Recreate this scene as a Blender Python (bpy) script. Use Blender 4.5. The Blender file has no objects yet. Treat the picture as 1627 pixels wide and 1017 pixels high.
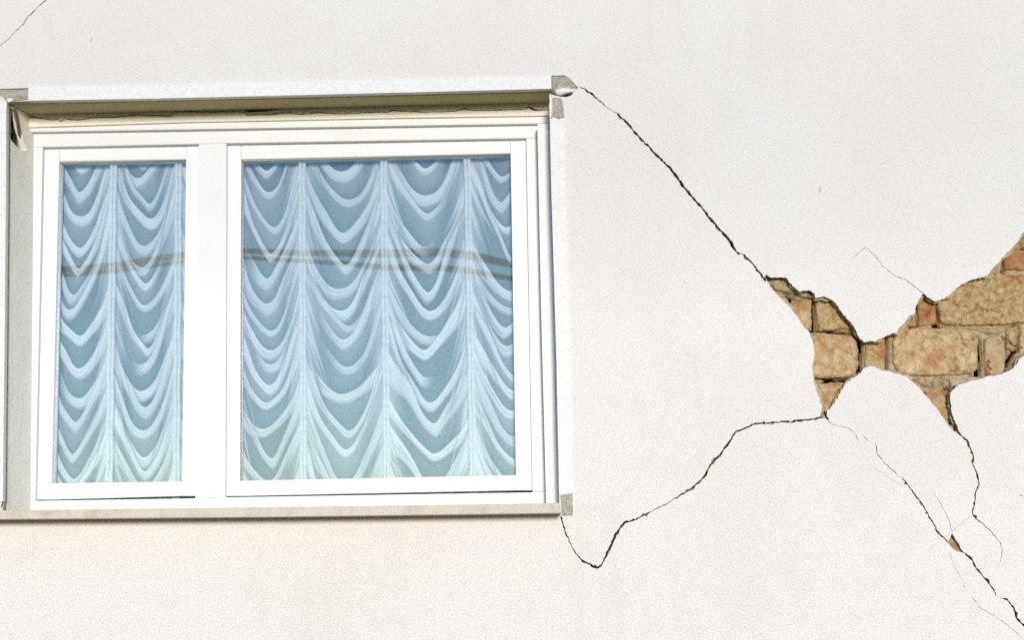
import bpy, bmesh, math, random
import numpy as np
from mathutils import Vector, Matrix, noise
from mathutils.geometry import delaunay_2d_cdt

sc = bpy.context.scene
col = sc.collection
rad = math.radians
random.seed(7)

# ------------------------------------------------------------------ camera
W, H, FPX = 1627.0, 1017.0, 2700.0
PITCH, YAW, ROLL = rad(8.357), rad(-0.936), rad(-0.936)
CAM = Vector((0.0, -4.32, 1.65))
fwd = Vector((math.sin(YAW) * math.cos(PITCH), math.cos(YAW) * math.cos(PITCH), math.sin(PITCH)))
r0 = Vector((math.cos(YAW), -math.sin(YAW), 0.0))
u0 = r0.cross(fwd)
RIGHT = r0 * math.cos(ROLL) + u0 * math.sin(ROLL)
UP = u0 * math.cos(ROLL) - r0 * math.sin(ROLL)
cam_data = bpy.data.cameras.new('camera')
cam_data.sensor_width = 36.0
cam_data.lens = 36.0 * FPX / W
cam_data.clip_start = 0.05
cam_data.clip_end = 2000.0
cam_data.dof.use_dof = True
cam_data.dof.focus_distance = 4.40
cam_data.dof.aperture_fstop = 10.0
cam = bpy.data.objects.new('camera', cam_data)
cam.matrix_world = Matrix((
    (RIGHT.x, UP.x, -fwd.x, CAM.x), (RIGHT.y, UP.y, -fwd.y, CAM.y),
    (RIGHT.z, UP.z, -fwd.z, CAM.z), (0, 0, 0, 1)))
col.objects.link(cam)
sc.camera = cam

# ------------------------------------------------------------------ sky, sun, exposure
SUN_EL, SUN_ROT = rad(7.4), rad(180 - 5.6)
world = bpy.data.worlds.new('World')
sc.world = world
world.use_nodes = True
wt = world.node_tree
sky = wt.nodes.new('ShaderNodeTexSky')
sky.sky_type = 'NISHITA'
sky.sun_disc = False
sky.sun_elevation = SUN_EL
sky.sun_rotation = SUN_ROT
sky.altitude = 1500.0
sky.air_density = 1.0
sky.dust_density = 0.1
sky.ozone_density = 3.0
wt.links.new(sky.outputs[0], wt.nodes['Background'].inputs[0])
wt.nodes['Background'].inputs[1].default_value = 0.125
sun_data = bpy.data.lights.new('sun', 'SUN')
sun_data.energy = 2.1
sun_data.angle = rad(8.4)
sun_data.color = (1.0, 0.94, 0.875)
sun = bpy.data.objects.new('sun', sun_data)
to_sun = Vector((math.sin(SUN_ROT) * math.cos(SUN_EL), math.cos(SUN_ROT) * math.cos(SUN_EL), math.sin(SUN_EL)))
sun.rotation_euler = to_sun.to_track_quat('Z', 'Y').to_euler()
sun.location = to_sun * 30
col.objects.link(sun)
sc.view_settings.view_transform = 'Standard'
sc.view_settings.look = 'None'
sc.view_settings.gamma = 1.0
sc.view_settings.exposure = 0.72
sc.render.engine = 'CYCLES'
sc.cycles.transparent_max_bounces = 24
sc.cycles.max_bounces = 10
sc.cycles.use_denoising = False
sc.cycles.sample_clamp_indirect = 10


# ------------------------------------------------------------------ helpers
def ray(u, v):
    return RIGHT * ((u - W / 2) / FPX) - UP * ((v - H / 2) / FPX) + fwd


def at(u, v, y=0.0):
    """point of the plane 'y metres behind the wall face' measured off the photograph"""
    d = ray(u, v)
    return CAM + d * ((y - CAM.y) / d.y)


def link(name, me, mat=None, parent=None):
    o = bpy.data.objects.new(name, me)
    mats = mat if isinstance(mat, (list, tuple)) else [mat]
    for m in mats:
        if m is not None:
            me.materials.append(m)
    col.objects.link(o)
    if parent is not None:
        o.parent = parent
    return o


def tag(o, label=None, cat=None, group=None, kind=None):
    if label: o['label'] = label
    if cat: o['category'] = cat
    if group: o['group'] = group
    if kind: o['kind'] = kind
    return o


def empty(name, loc=(0, 0, 0)):
    o = bpy.data.objects.new(name, None)
    o.empty_display_size = 0.1
    o.location = (0, 0, 0)
    col.objects.link(o)
    return o


def from_bm(name, bm, mat, parent=None, smooth=False):
    me = bpy.data.meshes.new(name)
    bmesh.ops.recalc_face_normals(bm, faces=bm.faces)
    bm.to_mesh(me)
    bm.free()
    if smooth:
        for p in me.polygons: p.use_smooth = True
    return link(name, me, mat, parent)


def prism(name, pts, y0, y1, mat, parent=None, bevel=0.0015, seg=2):
    """extrude world points (x, z) from y0 (front) to y1 (back)"""
    bm = bmesh.new()
    f = [bm.verts.new((x, y0, z)) for x, z in pts]
    b = [bm.verts.new((x, y1, z)) for x, z in pts]
    n = len(pts)
    bm.faces.new(f)
    bm.faces.new(b[::-1])
    for i in range(n):
        bm.faces.new((f[i], f[(i + 1) % n], b[(i + 1) % n], b[i]))
    if bevel:
        es = [e for e in bm.edges if abs(e.verts[0].co.y - y0) < 1e-6 and abs(e.verts[1].co.y - y0) < 1e-6]
        bmesh.ops.bevel(bm, geom=es, offset=bevel, segments=seg, profile=0.6, affect='EDGES')
    return from_bm(name, bm, mat, parent)


def quad(name, px, y0, y1, mat, parent=None, bevel=0.0015):
    """member whose front face has the four corners px at depth y0"""
    return prism(name, [(at(u, v, y0).x, at(u, v, y0).z) for u, v in px], y0, y1, mat, parent, bevel)


def box(name, lo, hi, mat, parent=None, bevel=0.0):
    bm = bmesh.new()
    bmesh.ops.create_cube(bm, size=1.0)
    for v in bm.verts:
        v.co = Vector([lo[i] if v.co[i] < 0 else hi[i] for i in range(3)])
    if bevel:
        bmesh.ops.bevel(bm, geom=list(bm.edges), offset=bevel, segments=2, profile=0.6, affect='EDGES')
    return from_bm(name, bm, mat, parent)


def inside(p, poly):
    x, z = p
    c = False
    n = len(poly)
    for i in range(n):
        x1, z1 = poly[i]
        x2, z2 = poly[i - 1]
        if (z1 > z) != (z2 > z) and x < (x2 - x1) * (z - z1) / (z2 - z1) + x1:
            c = not c
    return c


def roughen(poly, step, amp, rng):
    """resample a pixel outline and jitter it"""
    out = []
    n = len(poly)
    for i in range(n):
        a, b = Vector(poly[i]), Vector(poly[(i + 1) % n])
        k = max(1, int((b - a).length / step))
        for j in range(k):
            p = a.lerp(b, j / k)
            w = amp if j else amp * 0.35
            out.append((p.x + rng.uniform(-w, w), p.y + rng.uniform(-w, w)))
    return out


def rough_slab(name, poly, y0, y1, mat, parent, amp=0.0022, edge=0.004, grid=0.009, seed=0, tilt=(0, 0), step=7.0, jit=0.8, grooves=()):
    """broken brick or mortar: irregular outline, worn arrises, uneven face"""
    rng = random.Random(seed * 131 + 5)
    pp = [at(u, v, y0) for u, v in roughen(poly, step, jit, rng)]
    out = [(p.x, p.z) for p in pp]
    cx = sum(p[0] for p in out) / len(out)
    cz = sum(p[1] for p in out) / len(out)
    # inner ring a little inside the outline carries the full face height
    pts = [Vector(p) for p in out]
    nb = len(pts)
    xs = [p[0] for p in out]
    zs = [p[1] for p in out]
    x = min(xs)
    while x < max(xs):
        z = min(zs)
        while z < max(zs):
            q = (x + rng.uniform(-.3, .3) * grid, z + rng.uniform(-.3, .3) * grid)
            if inside(q, out):
                d = min(_segd(q, out[i], out[(i + 1) % nb]) for i in range(nb))
                if d > grid * 0.45:
                    pts.append(Vector(q))
            z += grid
        x += grid
    gl = [None] * len(grooves)
    for k, g_ in enumerate(grooves):
        line = []
        for a, b in zip(g_[:-1], g_[1:]):
            n_ = max(2, int(math.hypot(b[0] - a[0], b[1] - a[1]) / 2.2))
            line += [(a[0] + (b[0] - a[0]) * j / n_ + rng.uniform(-.5, .5), a[1] + (b[1] - a[1]) * j / n_ + rng.uniform(-.5, .5)) for j in range(n_)]
        gl[k] = [(at(u, v, y0).x, at(u, v, y0).z) for u, v in line]
        for j, q in enumerate(gl[k]):
            q2 = gl[k][min(j + 1, len(gl[k]) - 1)]
            q1 = gl[k][max(j - 1, 0)]
            dx, dz = q2[0] - q1[0], q2[1] - q1[1]
            L = math.hypot(dx, dz) or 1
            for o_ in (0, .0014, -.0014):
                t_ = (q[0] - dz / L * o_, q[1] + dx / L * o_)
                if inside(t_, out): pts.append(Vector(t_))
    vs, es, fs, ov, oe, of = delaunay_2d_cdt(pts, [], [list(range(nb))], 1, 1e-6)
    bm = bmesh.new()
    bv = []
    for k, v in enumerate(vs):
        isb = any(i < nb for i in ov[k])
        n3 = noise.noise(Vector((v.x * 38, v.y * 38, seed * 3.7)))
        n4 = noise.noise(Vector((v.x * 120, v.y * 120, seed * 5.1)))
        n5 = noise.noise(Vector((v.x * 260, v.y * 260, seed * 2.3)))
        pit = max(0, noise.noise(Vector((v.x * 70, v.y * 70, seed * 9.1))) - .35) * 3
        y = y0 + amp * (n3 * 1.3 + n4 * 1.1 + n5 * .6 + 1.5 * pit) + tilt[0] * (v.x - cx) + tilt[1] * (v.y - cz)
        for g_ in gl:
            dg = min(math.hypot(v.x - q[0], v.y - q[1]) for q in g_)
            if dg < .004: y += .006 * math.exp(-(dg / .0009) ** 2)
        if isb:
            y += edge * rng.uniform(.7, 1.3)
        bv.append(bm.verts.new((v.x, y, v.y)))
    for f in fs:
        try: bm.faces.new([bv[i] for i in f])
        except ValueError: pass
    bnd = [e for e in bm.edges if len(e.link_faces) == 1]
    back = {}
    for e in bnd:
        for v in e.verts:
            if v not in back:
                back[v] = bm.verts.new((v.co.x, y1, v.co.z))
    for e in bnd:
        a, b = e.verts
        bm.faces.new((a, b, back[b], back[a]))
    o = from_bm(name, bm, mat, parent, smooth=True)
    return o


def _segd(p, a, b):
    ax, az = a; bx, bz = b
    dx, dz = bx - ax, bz - az
    L = dx * dx + dz * dz
    t = 0 if L == 0 else max(0, min(1, ((p[0] - ax) * dx + (p[1] - az) * dz) / L))
    return math.hypot(p[0] - ax - t * dx, p[1] - az - t * dz)


# ------------------------------------------------------------------ materials
def new_mat(name):
    m = bpy.data.materials.new(name)
    m.use_nodes = True
    nt = m.node_tree
    b = nt.nodes['Principled BSDF']
    return m, nt, b


def N(nt, t, **kw):
    n = nt.nodes.new(t)
    for k, v in kw.items():
        if k in n.inputs: n.inputs[k].default_value = v
        else: setattr(n, k, v)
    return n


def ramp(nt, fac, stops):
    r = nt.nodes.new('ShaderNodeValToRGB')
    e = r.color_ramp.elements
    while len(e) < len(stops): e.new(0.5)
    for i, (p, c) in enumerate(stops):
        e[i].position = p
        e[i].color = (c[0], c[1], c[2], 1) if len(c) == 3 else c
    nt.links.new(fac, r.inputs[0])
    return r.outputs[0]


def mixc(nt, fac, a, b, mode='MIX'):
    m = nt.nodes.new('ShaderNodeMix')
    m.data_type = 'RGBA'
    m.blend_type = mode
    for s, v in ((m.inputs[0], fac), (m.inputs[6], a), (m.inputs[7], b)):
        if hasattr(v, 'is_linked'): nt.links.new(v, s)
        elif isinstance(v, (tuple, list)): s.default_value = (v[0], v[1], v[2], 1)
        else: s.default_value = v
    return m.outputs[2]


def noise_tex(nt, co, scale, detail=3, rough=0.55, dist=0.0):
    n = N(nt, 'ShaderNodeTexNoise')
    n.inputs['Scale'].default_value = scale
    n.inputs['Detail'].default_value = detail
    n.inputs['Roughness'].default_value = rough
    n.inputs['Distortion'].default_value = dist
    nt.links.new(co, n.inputs['Vector'])
    return n.outputs['Fac']


def coords(nt):
    return nt.nodes.new('ShaderNodeTexCoord').outputs['Object']


def bump(nt, bsdf, layers, dist=0.002):
    prev = None
    for h, s, d in layers:
        b = nt.nodes.new('ShaderNodeBump')
        b.inputs['Strength'].default_value = s
        b.inputs['Distance'].default_value = d
        nt.links.new(h, b.inputs['Height'])
        if prev is not None: nt.links.new(prev, b.inputs['Normal'])
        prev = b.outputs[0]
    nt.links.new(prev, bsdf.inputs['Normal'])


def mat_stucco(name, base, warm, grain=0.9, stain=0.5):
    m, nt, b = new_mat(name)
    co = coords(nt)
    big = noise_tex(nt, co, 1.3, 4, .6)
    mid = noise_tex(nt, co, 9, 5, .65)
    fine = noise_tex(nt, co, 210, 4, .8)
    c = mixc(nt, ramp(nt, big, [(.35, (0, 0, 0)), (.75, (1, 1, 1))]), base, warm)
    c = mixc(nt, ramp(nt, mid, [(.55, (0, 0, 0)), (.8, (stain, stain, stain))]), c, [x * .93 for x in warm])
    g = ramp(nt, fine, [(.28, (.70, .69, .68)), (.5, (1, 1, 1)), (.74, (1.13, 1.13, 1.13))])
    c = mixc(nt, 1.0, c, g, 'MULTIPLY')
    spk = noise_tex(nt, co, 95, 2, .5)
    c = mixc(nt, ramp(nt, spk, [(.74, (0, 0, 0)), (.80, (.45, .45, .45))]), c, (.42, .37, .31))
    nt.links.new(c, b.inputs['Base Color'])
    b.inputs['Roughness'].default_value = .95
    b.inputs['Specular IOR Level'].default_value = .15
    trowel = noise_tex(nt, co, 4.2, 3, .5, .6)
    mp = nt.nodes.new('ShaderNodeMapping')
    mp.inputs['Scale'].default_value = (9, 9, 1.1)
    nt.links.new(co, mp.inputs['Vector'])
    streak = noise_tex(nt, mp.outputs[0], 1.6, 5, .6, .3)
    c2 = mixc(nt, ramp(nt, streak, [(.56, (0, 0, 0)), (.74, (stain * .5,) * 3)]), c, [x * .86 for x in warm])
    nt.links.new(c2, b.inputs['Base Color'])
    bump(nt, b, [(trowel, .6, .014), (noise_tex(nt, co, 38, 3, .6), .35, .003), (fine, grain, .0022)])
    return m


def mat_rough(name, stops, scale=30, bumps=.8, extra=None, fleck=None):
    m, nt, b = new_mat(name)
    co = coords(nt)
    n1 = noise_tex(nt, co, scale, 6, .68, .4)
    c = ramp(nt, n1, stops)
    if extra:
        n2 = noise_tex(nt, co, extra[0], 4, .6, .8)
        c = mixc(nt, ramp(nt, n2, [(extra[1], (0, 0, 0)), (extra[2], (1, 1, 1))]), c, extra[3])
    if fleck:
        n3 = noise_tex(nt, co, fleck[0], 3, .6)
        c = mixc(nt, ramp(nt, n3, [(fleck[1], (0, 0, 0)), (fleck[1] + .05, (.85, .85, .85))]), c, fleck[2])
    fine = noise_tex(nt, co, 400, 3, .7)
    c = mixc(nt, 1.0, c, ramp(nt, fine, [(.25, (.62, .60, .57)), (.52, (1, 1, 1)), (.75, (1.18, 1.17, 1.14))]), 'MULTIPLY')
    nt.links.new(c, b.inputs['Base Color'])
    b.inputs['Roughness'].default_value = .95
    b.inputs['Specular IOR Level'].default_value = .12
    bump(nt, b, [(n1, bumps * .8, .008), (noise_tex(nt, co, 140, 4, .7), bumps, .005), (fine, .6, .002)])
    return m


def mat_paint(name, base, dirt, rough=.45, dirt_amt=.35):
    m, nt, b = new_mat(name)
    co = coords(nt)
    n1 = noise_tex(nt, co, 7, 5, .7)
    n2 = noise_tex(nt, co, 60, 4, .7)
    c = mixc(nt, ramp(nt, n1, [(.5, (0, 0, 0)), (.85, (dirt_amt,) * 3)]), base, dirt)
    c = mixc(nt, ramp(nt, n2, [(.66, (0, 0, 0)), (.8, (dirt_amt * .8,) * 3)]), c, dirt)
    nt.links.new(c, b.inputs['Base Color'])
    b.inputs['Roughness'].default_value = rough
    b.inputs['Specular IOR Level'].default_value = .3
    bump(nt, b, [(noise_tex(nt, co, 3.5, 2, .5), .4, .004), (n2, .2, .0012), (noise_tex(nt, co, 420, 2, .6), .18, .0008)])
    return m


M = {}
M['stucco'] = mat_stucco('white_stucco', (.80, .763, .722), (.768, .714, .662))
M['casing'] = mat_stucco('painted_casing', (.84, .81, .79), (.83, .79, .75), grain=.25, stain=.3)
M['core'] = mat_rough('plaster_core', [(.3, (.42, .34, .22)), (.55, (.58, .49, .36)), (.8, (.68, .61, .5))], 60, .9)
M['basecoat'] = mat_rough('lime_base_coat', [(.28, (.36, .27, .15)), (.5, (.55, .44, .28)), (.75, (.68, .59, .43))], 45, 1.0)
M['cream'] = mat_stucco('cream_render', (.88, .82, .69), (.87, .80, .64), grain=.35)
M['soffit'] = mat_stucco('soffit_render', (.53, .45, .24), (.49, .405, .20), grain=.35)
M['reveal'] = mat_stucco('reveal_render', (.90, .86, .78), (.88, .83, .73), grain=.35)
M['mortar'] = mat_rough('lime_mortar', [(.3, (.27, .18, .085)), (.48, (.54, .40, .22)), (.66, (.70, .57, .37))], 55, 1.3)
M['grey_mortar'] = mat_rough('grey_mortar', [(.28, (.42, .35, .27)), (.42, (.66, .59, .49)), (.62, (.80, .74, .65))], 80, 1.6)
M['brick_tan'] = mat_rough('tan_brick', [(.29, (0.247, 0.126, 0.047)), (.39, (0.546, 0.349, 0.168)), (.51, (0.700, 0.495, 0.267)), (.66, (0.820, 0.650, 0.413))], 42, 1.25,
                           extra=(17, .55, .68, (0.618, 0.320, 0.142)), fleck=(75, .65, (0.206, 0.087, 0.034)))
M['brick_smear'] = mat_rough('mortar_smeared_brick', [(.29, (0.237, 0.121, 0.043)), (.38, (0.536, 0.335, 0.142)), (.50, (0.700, 0.485, 0.245)), (.66, (0.814, 0.630, 0.378))], 60, 1.4,
                             extra=(19, .56, .67, (0.597, 0.281, 0.120)), fleck=(60, .66, (0.175, 0.078, 0.030)))
M['brick_orange'] = mat_rough('orange_brick', [(.30, (.28, .10, .035)), (.48, (.50, .23, .09)), (.70, (.60, .40, .22))], 40, 1.2,
                              extra=(34, .57, .68, (.62, .48, .28)))
M['brick_red'] = mat_rough('pale_header_brick', [(.28, (.36, .21, .10)), (.48, (.60, .42, .24)), (.74, (.72, .56, .38))], 34, 1.2,
                           extra=(20, .58, .72, (.60, .33, .17)))
M['red_paint'] = mat_rough('red_paint', [(.35, (.30, .07, .035)), (.5, (.42, .13, .07)), (.62, (.56, .36, .20))], 90, .8)
M['void'] = mat_rough('crack_shade', [(.3, (.03, .02, .01)), (.7, (.08, .055, .03))], 50, .8)  # dark colour standing in for the shade inside the seal cracks
M['masonry'] = mat_rough('masonry', [(.3, (.16, .11, .07)), (.7, (.3, .22, .14))], 20, .6)
M['frame'] = mat_paint('white_frame_paint', (.775, .762, .75), (.64, .58, .47))
M['sash'] = mat_paint('white_sash_paint', (.785, .775, .77), (.67, .62, .54), dirt_amt=.22)
M['putty'] = mat_paint('aged_putty', (.62, .58, .47), (.30, .26, .17), rough=.7, dirt_amt=.9)
M['wood'] = mat_rough('weathered_wood', [(.25, (.10, .075, .045)), (.5, (.24, .19, .12)), (.8, (.44, .37, .26))], 60, .9)
M['sill'] = mat_rough('terrazzo_sill', [(.25, (.52, .46, .35)), (.5, (.67, .60, .48)), (.8, (.75, .69, .58))], 26, .4, fleck=(150, .68, (.30, .25, .18)))
M['room'] = mat_rough('blue_room_plaster', [(.3, (.22, .47, .52)), (.7, (.27, .54, .60))], 5, .2)
M['room_floor'] = mat_rough('room_boards', [(.3, (.12, .08, .05)), (.7, (.2, .14, .09))], 8, .2)
M['blind'] = mat_rough('turquoise_cloth', [(.3, (.028, .115, .142)), (.7, (.036, .135, .165))], 9, .15)
M['cable'] = mat_rough('black_cable', [(.3, (.012, .012, .012)), (.7, (.03, .03, .03))], 30, .3)
M['pole'] = mat_rough('tarred_pole', [(.3, (.05, .035, .025)), (.7, (.11, .085, .06))], 12, .6)
M['ceramic'] = mat_paint('insulator_glaze', (.6, .58, .54), (.3, .28, .25), rough=.2)
M['ground'] = mat_rough('gravel_ground', [(.25, (.09, .078, .04)), (.5, (.14, .12, .065)), (.8, (.20, .175, .10))], 6, .8)


def mat_glass():
    m = bpy.data.materials.new('window_glass')
    m.use_nodes = True
    nt = m.node_tree
    nt.nodes.clear()
    out = nt.nodes.new('ShaderNodeOutputMaterial')
    tr = N(nt, 'ShaderNodeBsdfTransparent')
    tr.inputs[0].default_value = (.955, .988, .992, 1)
    gl = N(nt, 'ShaderNodeBsdfGlossy')
    gl.inputs['Roughness'].default_value = .015
    gl.inputs['Color'].default_value = (.95, .98, 1, 1)
    fr = N(nt, 'ShaderNodeFresnel')
    fr.inputs['IOR'].default_value = 1.98
    co = coords(nt)
    b = nt.nodes.new('ShaderNodeBump')
    b.inputs['Strength'].default_value = .14
    b.inputs['Distance'].default_value = .004
    nt.links.new(noise_tex(nt, co, 2.6, 1, .4), b.inputs['Height'])
    nt.links.new(b.outputs[0], gl.inputs['Normal'])
    mx = nt.nodes.new('ShaderNodeMixShader')
    nt.links.new(fr.outputs[0], mx.inputs[0])
    nt.links.new(tr.outputs[0], mx.inputs[1])
    nt.links.new(gl.outputs[0], mx.inputs[2])
    nt.links.new(mx.outputs[0], out.inputs[0])
    return m


def mat_net(name, color, lo, hi):
    """sheer curtain net: how closed it is follows the gathering and the shade painted between folds"""
    m = bpy.data.materials.new(name)
    m.use_nodes = True
    nt = m.node_tree
    nt.nodes.clear()
    out = nt.nodes.new('ShaderNodeOutputMaterial')
    df = N(nt, 'ShaderNodeBsdfDiffuse')
    tl = N(nt, 'ShaderNodeBsdfTranslucent')
    df.inputs[0].default_value = (*color, 1)
    tl.inputs[0].default_value = (*color, 1)
    cl = nt.nodes.new('ShaderNodeMixShader')
    cl.inputs[0].default_value = .10
    nt.links.new(df.outputs[0], cl.inputs[1])
    nt.links.new(tl.outputs[0], cl.inputs[2])
    at_ = N(nt, 'ShaderNodeAttribute')
    at_.attribute_name = 'gather_shade'
    co = coords(nt)
    fine = noise_tex(nt, co, 300, 3, .7)
    mr = N(nt, 'ShaderNodeMapRange')
    mr.inputs['To Min'].default_value = lo
    mr.inputs['To Max'].default_value = hi
    nt.links.new(at_.outputs['Fac'], mr.inputs[0])
    ml = N(nt, 'ShaderNodeMath', operation='MULTIPLY_ADD')
    sb = N(nt, 'ShaderNodeMath', operation='SUBTRACT')
    nt.links.new(fine, sb.inputs[0]); sb.inputs[1].default_value = .5
    nt.links.new(sb.outputs[0], ml.inputs[0]); ml.inputs[1].default_value = .55
    nt.links.new(mr.outputs[0], ml.inputs[2])
    ml.use_clamp = True
    tr = N(nt, 'ShaderNodeBsdfTransparent')
    mx = nt.nodes.new('ShaderNodeMixShader')
    nt.links.new(ml.outputs[0], mx.inputs[0])
    nt.links.new(tr.outputs[0], mx.inputs[1])
    nt.links.new(cl.outputs[0], mx.inputs[2])
    nt.links.new(mx.outputs[0], out.inputs[0])
    return m


M['glass'] = mat_glass()
M['net'] = mat_net('white_net', (.93, .91, .90), .08, 1.0)
M['tape'] = mat_net('gathering_tape_cloth', (.93, .90, .88), .30, .95)

# ------------------------------------------------------------------ ground and room
bm = bmesh.new()
bmesh.ops.create_grid(bm, x_segments=60, y_segments=60, size=300)
g = from_bm('ground', bm, M['ground'])
tag(g, kind='structure')

SPX = [(11, 161), (877, 140.5)]          # front edge of the soffit
LPX = [(11, 161), (4, 812)]              # inner edge of the left jamb
RPX = [(876.5, 140.5), (889, 812)]       # inner edge of the right jamb
xl_t, zl_t = at(*LPX[0]).x, at(*LPX[0]).z
xl_b, zl_b = at(*LPX[1]).x, at(*LPX[1]).z
xr_t, zr_t = at(*RPX[0]).x, at(*RPX[0]).z
xr_b, zr_b = at(*RPX[1]).x, at(*RPX[1]).z
XA, XB = xl_t - 2.6, xr_t + 3.4          # wall ends
ZT = 4.3
CORE0, CORE1 = 0.128, 0.36
Y0, Y1, Y2, YG = 0.142, 0.160, 0.180, 0.197   # frame, rebate, sash, glass planes

rm = empty('room')
tag(rm, kind='structure')
rx0, rx1, ry0, ry1, rz0, rz1 = xl_t - .9, xr_t + 1.3, CORE1, 3.6, 0.95, 3.35
box('floor', (rx0, ry0, rz0 - .05), (rx1, ry1, rz0), M['room_floor'], rm)
box('ceiling', (rx0, ry0, rz1), (rx1, ry1, rz1 + .05), M['room'], rm)
box('back_wall', (rx0, ry1, rz0), (rx1, ry1 + .05, rz1), M['room'], rm)
box('side_wall', (rx0 - .05, ry0, rz0), (rx0, ry1, rz1), M['room'], rm)
box('side_wall', (rx1, ry0, rz0), (rx1 + .05, ry1, rz1), M['room'], rm)

# ------------------------------------------------------------------ the wall
wall = empty('house_wall')
tag(wall, 'white stucco house wall split by diagonal cracks, plaster fallen off bare bricks', 'wall')
GAP = .03
ox0, ox1 = min(xl_t, xl_b) - .13, max(xr_t, xr_b) + .02
oz0, oz1 = min(zl_b, zr_b) - .01, min(zl_t, zr_t) + GAP + .03
for lo, hi in (((XA, CORE0, 0), (ox0, CORE1, ZT)), ((ox1, CORE0, 0), (XB, CORE1, ZT)),
               ((ox0, CORE0, 0), (ox1, CORE1, oz0)), ((ox0, CORE0, oz1), (ox1, CORE1, ZT))):
    box('masonry_core', lo, hi, M['masonry'], wall)

HOLE = [(1214, 440), (1219, 436), (1223, 440), (1235, 441), (1247.5, 441), (1258, 452), (1269, 463), (1287, 462), (1293.5, 467),
        (1296, 474), (1303, 473), (1310, 471), (1323, 477), (1331, 485), (1336, 494), (1347, 507), (1358, 520), (1362, 530),
        (1366.5, 539), (1374.6, 544), (1383, 541.6), (1391, 542), (1399, 538.5), (1409, 534), (1425, 529), (1429, 520.7),
        (1440, 509), (1453, 499.6), (1455, 486.6), (1461, 475), (1467.6, 466.5), (1474, 472), (1485.5, 479), (1495, 476),
        (1510, 467), (1519.6, 457), (1542, 445), (1568, 438), (1578, 425), (1592.6, 410), (1604, 399), (1617, 384),
        (1622, 374.6), (1627, 368), (1650, 341), (1690, 326), (1728, 352), (1745, 420), (1738, 500), (1702, 548), (1660, 560),
        (1640, 556), (1627, 563), (1620, 571), (1610.5, 584), (1604, 589), (1588, 596), (1565, 600), (1542, 605),
        (1536, 609), (1523, 612), (1513, 619.7), (1510, 626), (1511.5, 652), (1515, 665), (1523, 685), (1518, 686.5), (1510, 680),
        (1502, 668), (1493.6, 657), (1484, 645.6), (1474, 632.7), (1467.6, 624.5), (1458, 615), (1450, 606.7), (1440, 598.6),
        (1430, 595), (1422, 593.7), (1412.5, 591), (1404, 589), (1396, 586), (1391, 583.5), (1379.5, 581.5), (1371, 587), (1363, 596),
        (1352, 603), (1342, 611), (1332, 629), (1326, 640.5), (1318, 650), (1313.6, 653.5), (1314.6, 661.6), (1318, 667.5),
        (1313, 666.5), (1308, 661.6), (1302.6, 663), (1305, 655), (1306, 647), (1301.6, 632.5), (1297.4, 622.7), (1293, 609.7),
        (1292, 596.8), (1291, 584), (1293.5, 561), (1292, 545), (1287, 532), (1284, 525.4), (1272, 512.4), (1263, 499.5),
        (1256, 490), (1248, 481.6), (1240, 473.5), (1228.6, 462), (1220.5, 449)]
CHIP = [(1504, 859), (1507, 860), (1512.4, 848), (1517.7, 856.7), (1524.7, 867), (1526.5, 872.5), (1532, 879.5), (1518, 876), (1510.7, 869)]
CORNER_R = [(876, 119.5), (898, 119.5), (908, 127), (914, 134), (918.5, 139.5), (912, 145), (908, 151), (900, 153.5), (891, 153), (876.5, 150)]
CORNER_L = [(-30, 141.5), (45, 139.5), (44.5, 158.5), (11, 161.5), (2, 152), (-6, 158), (-30, 162)]
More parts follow.
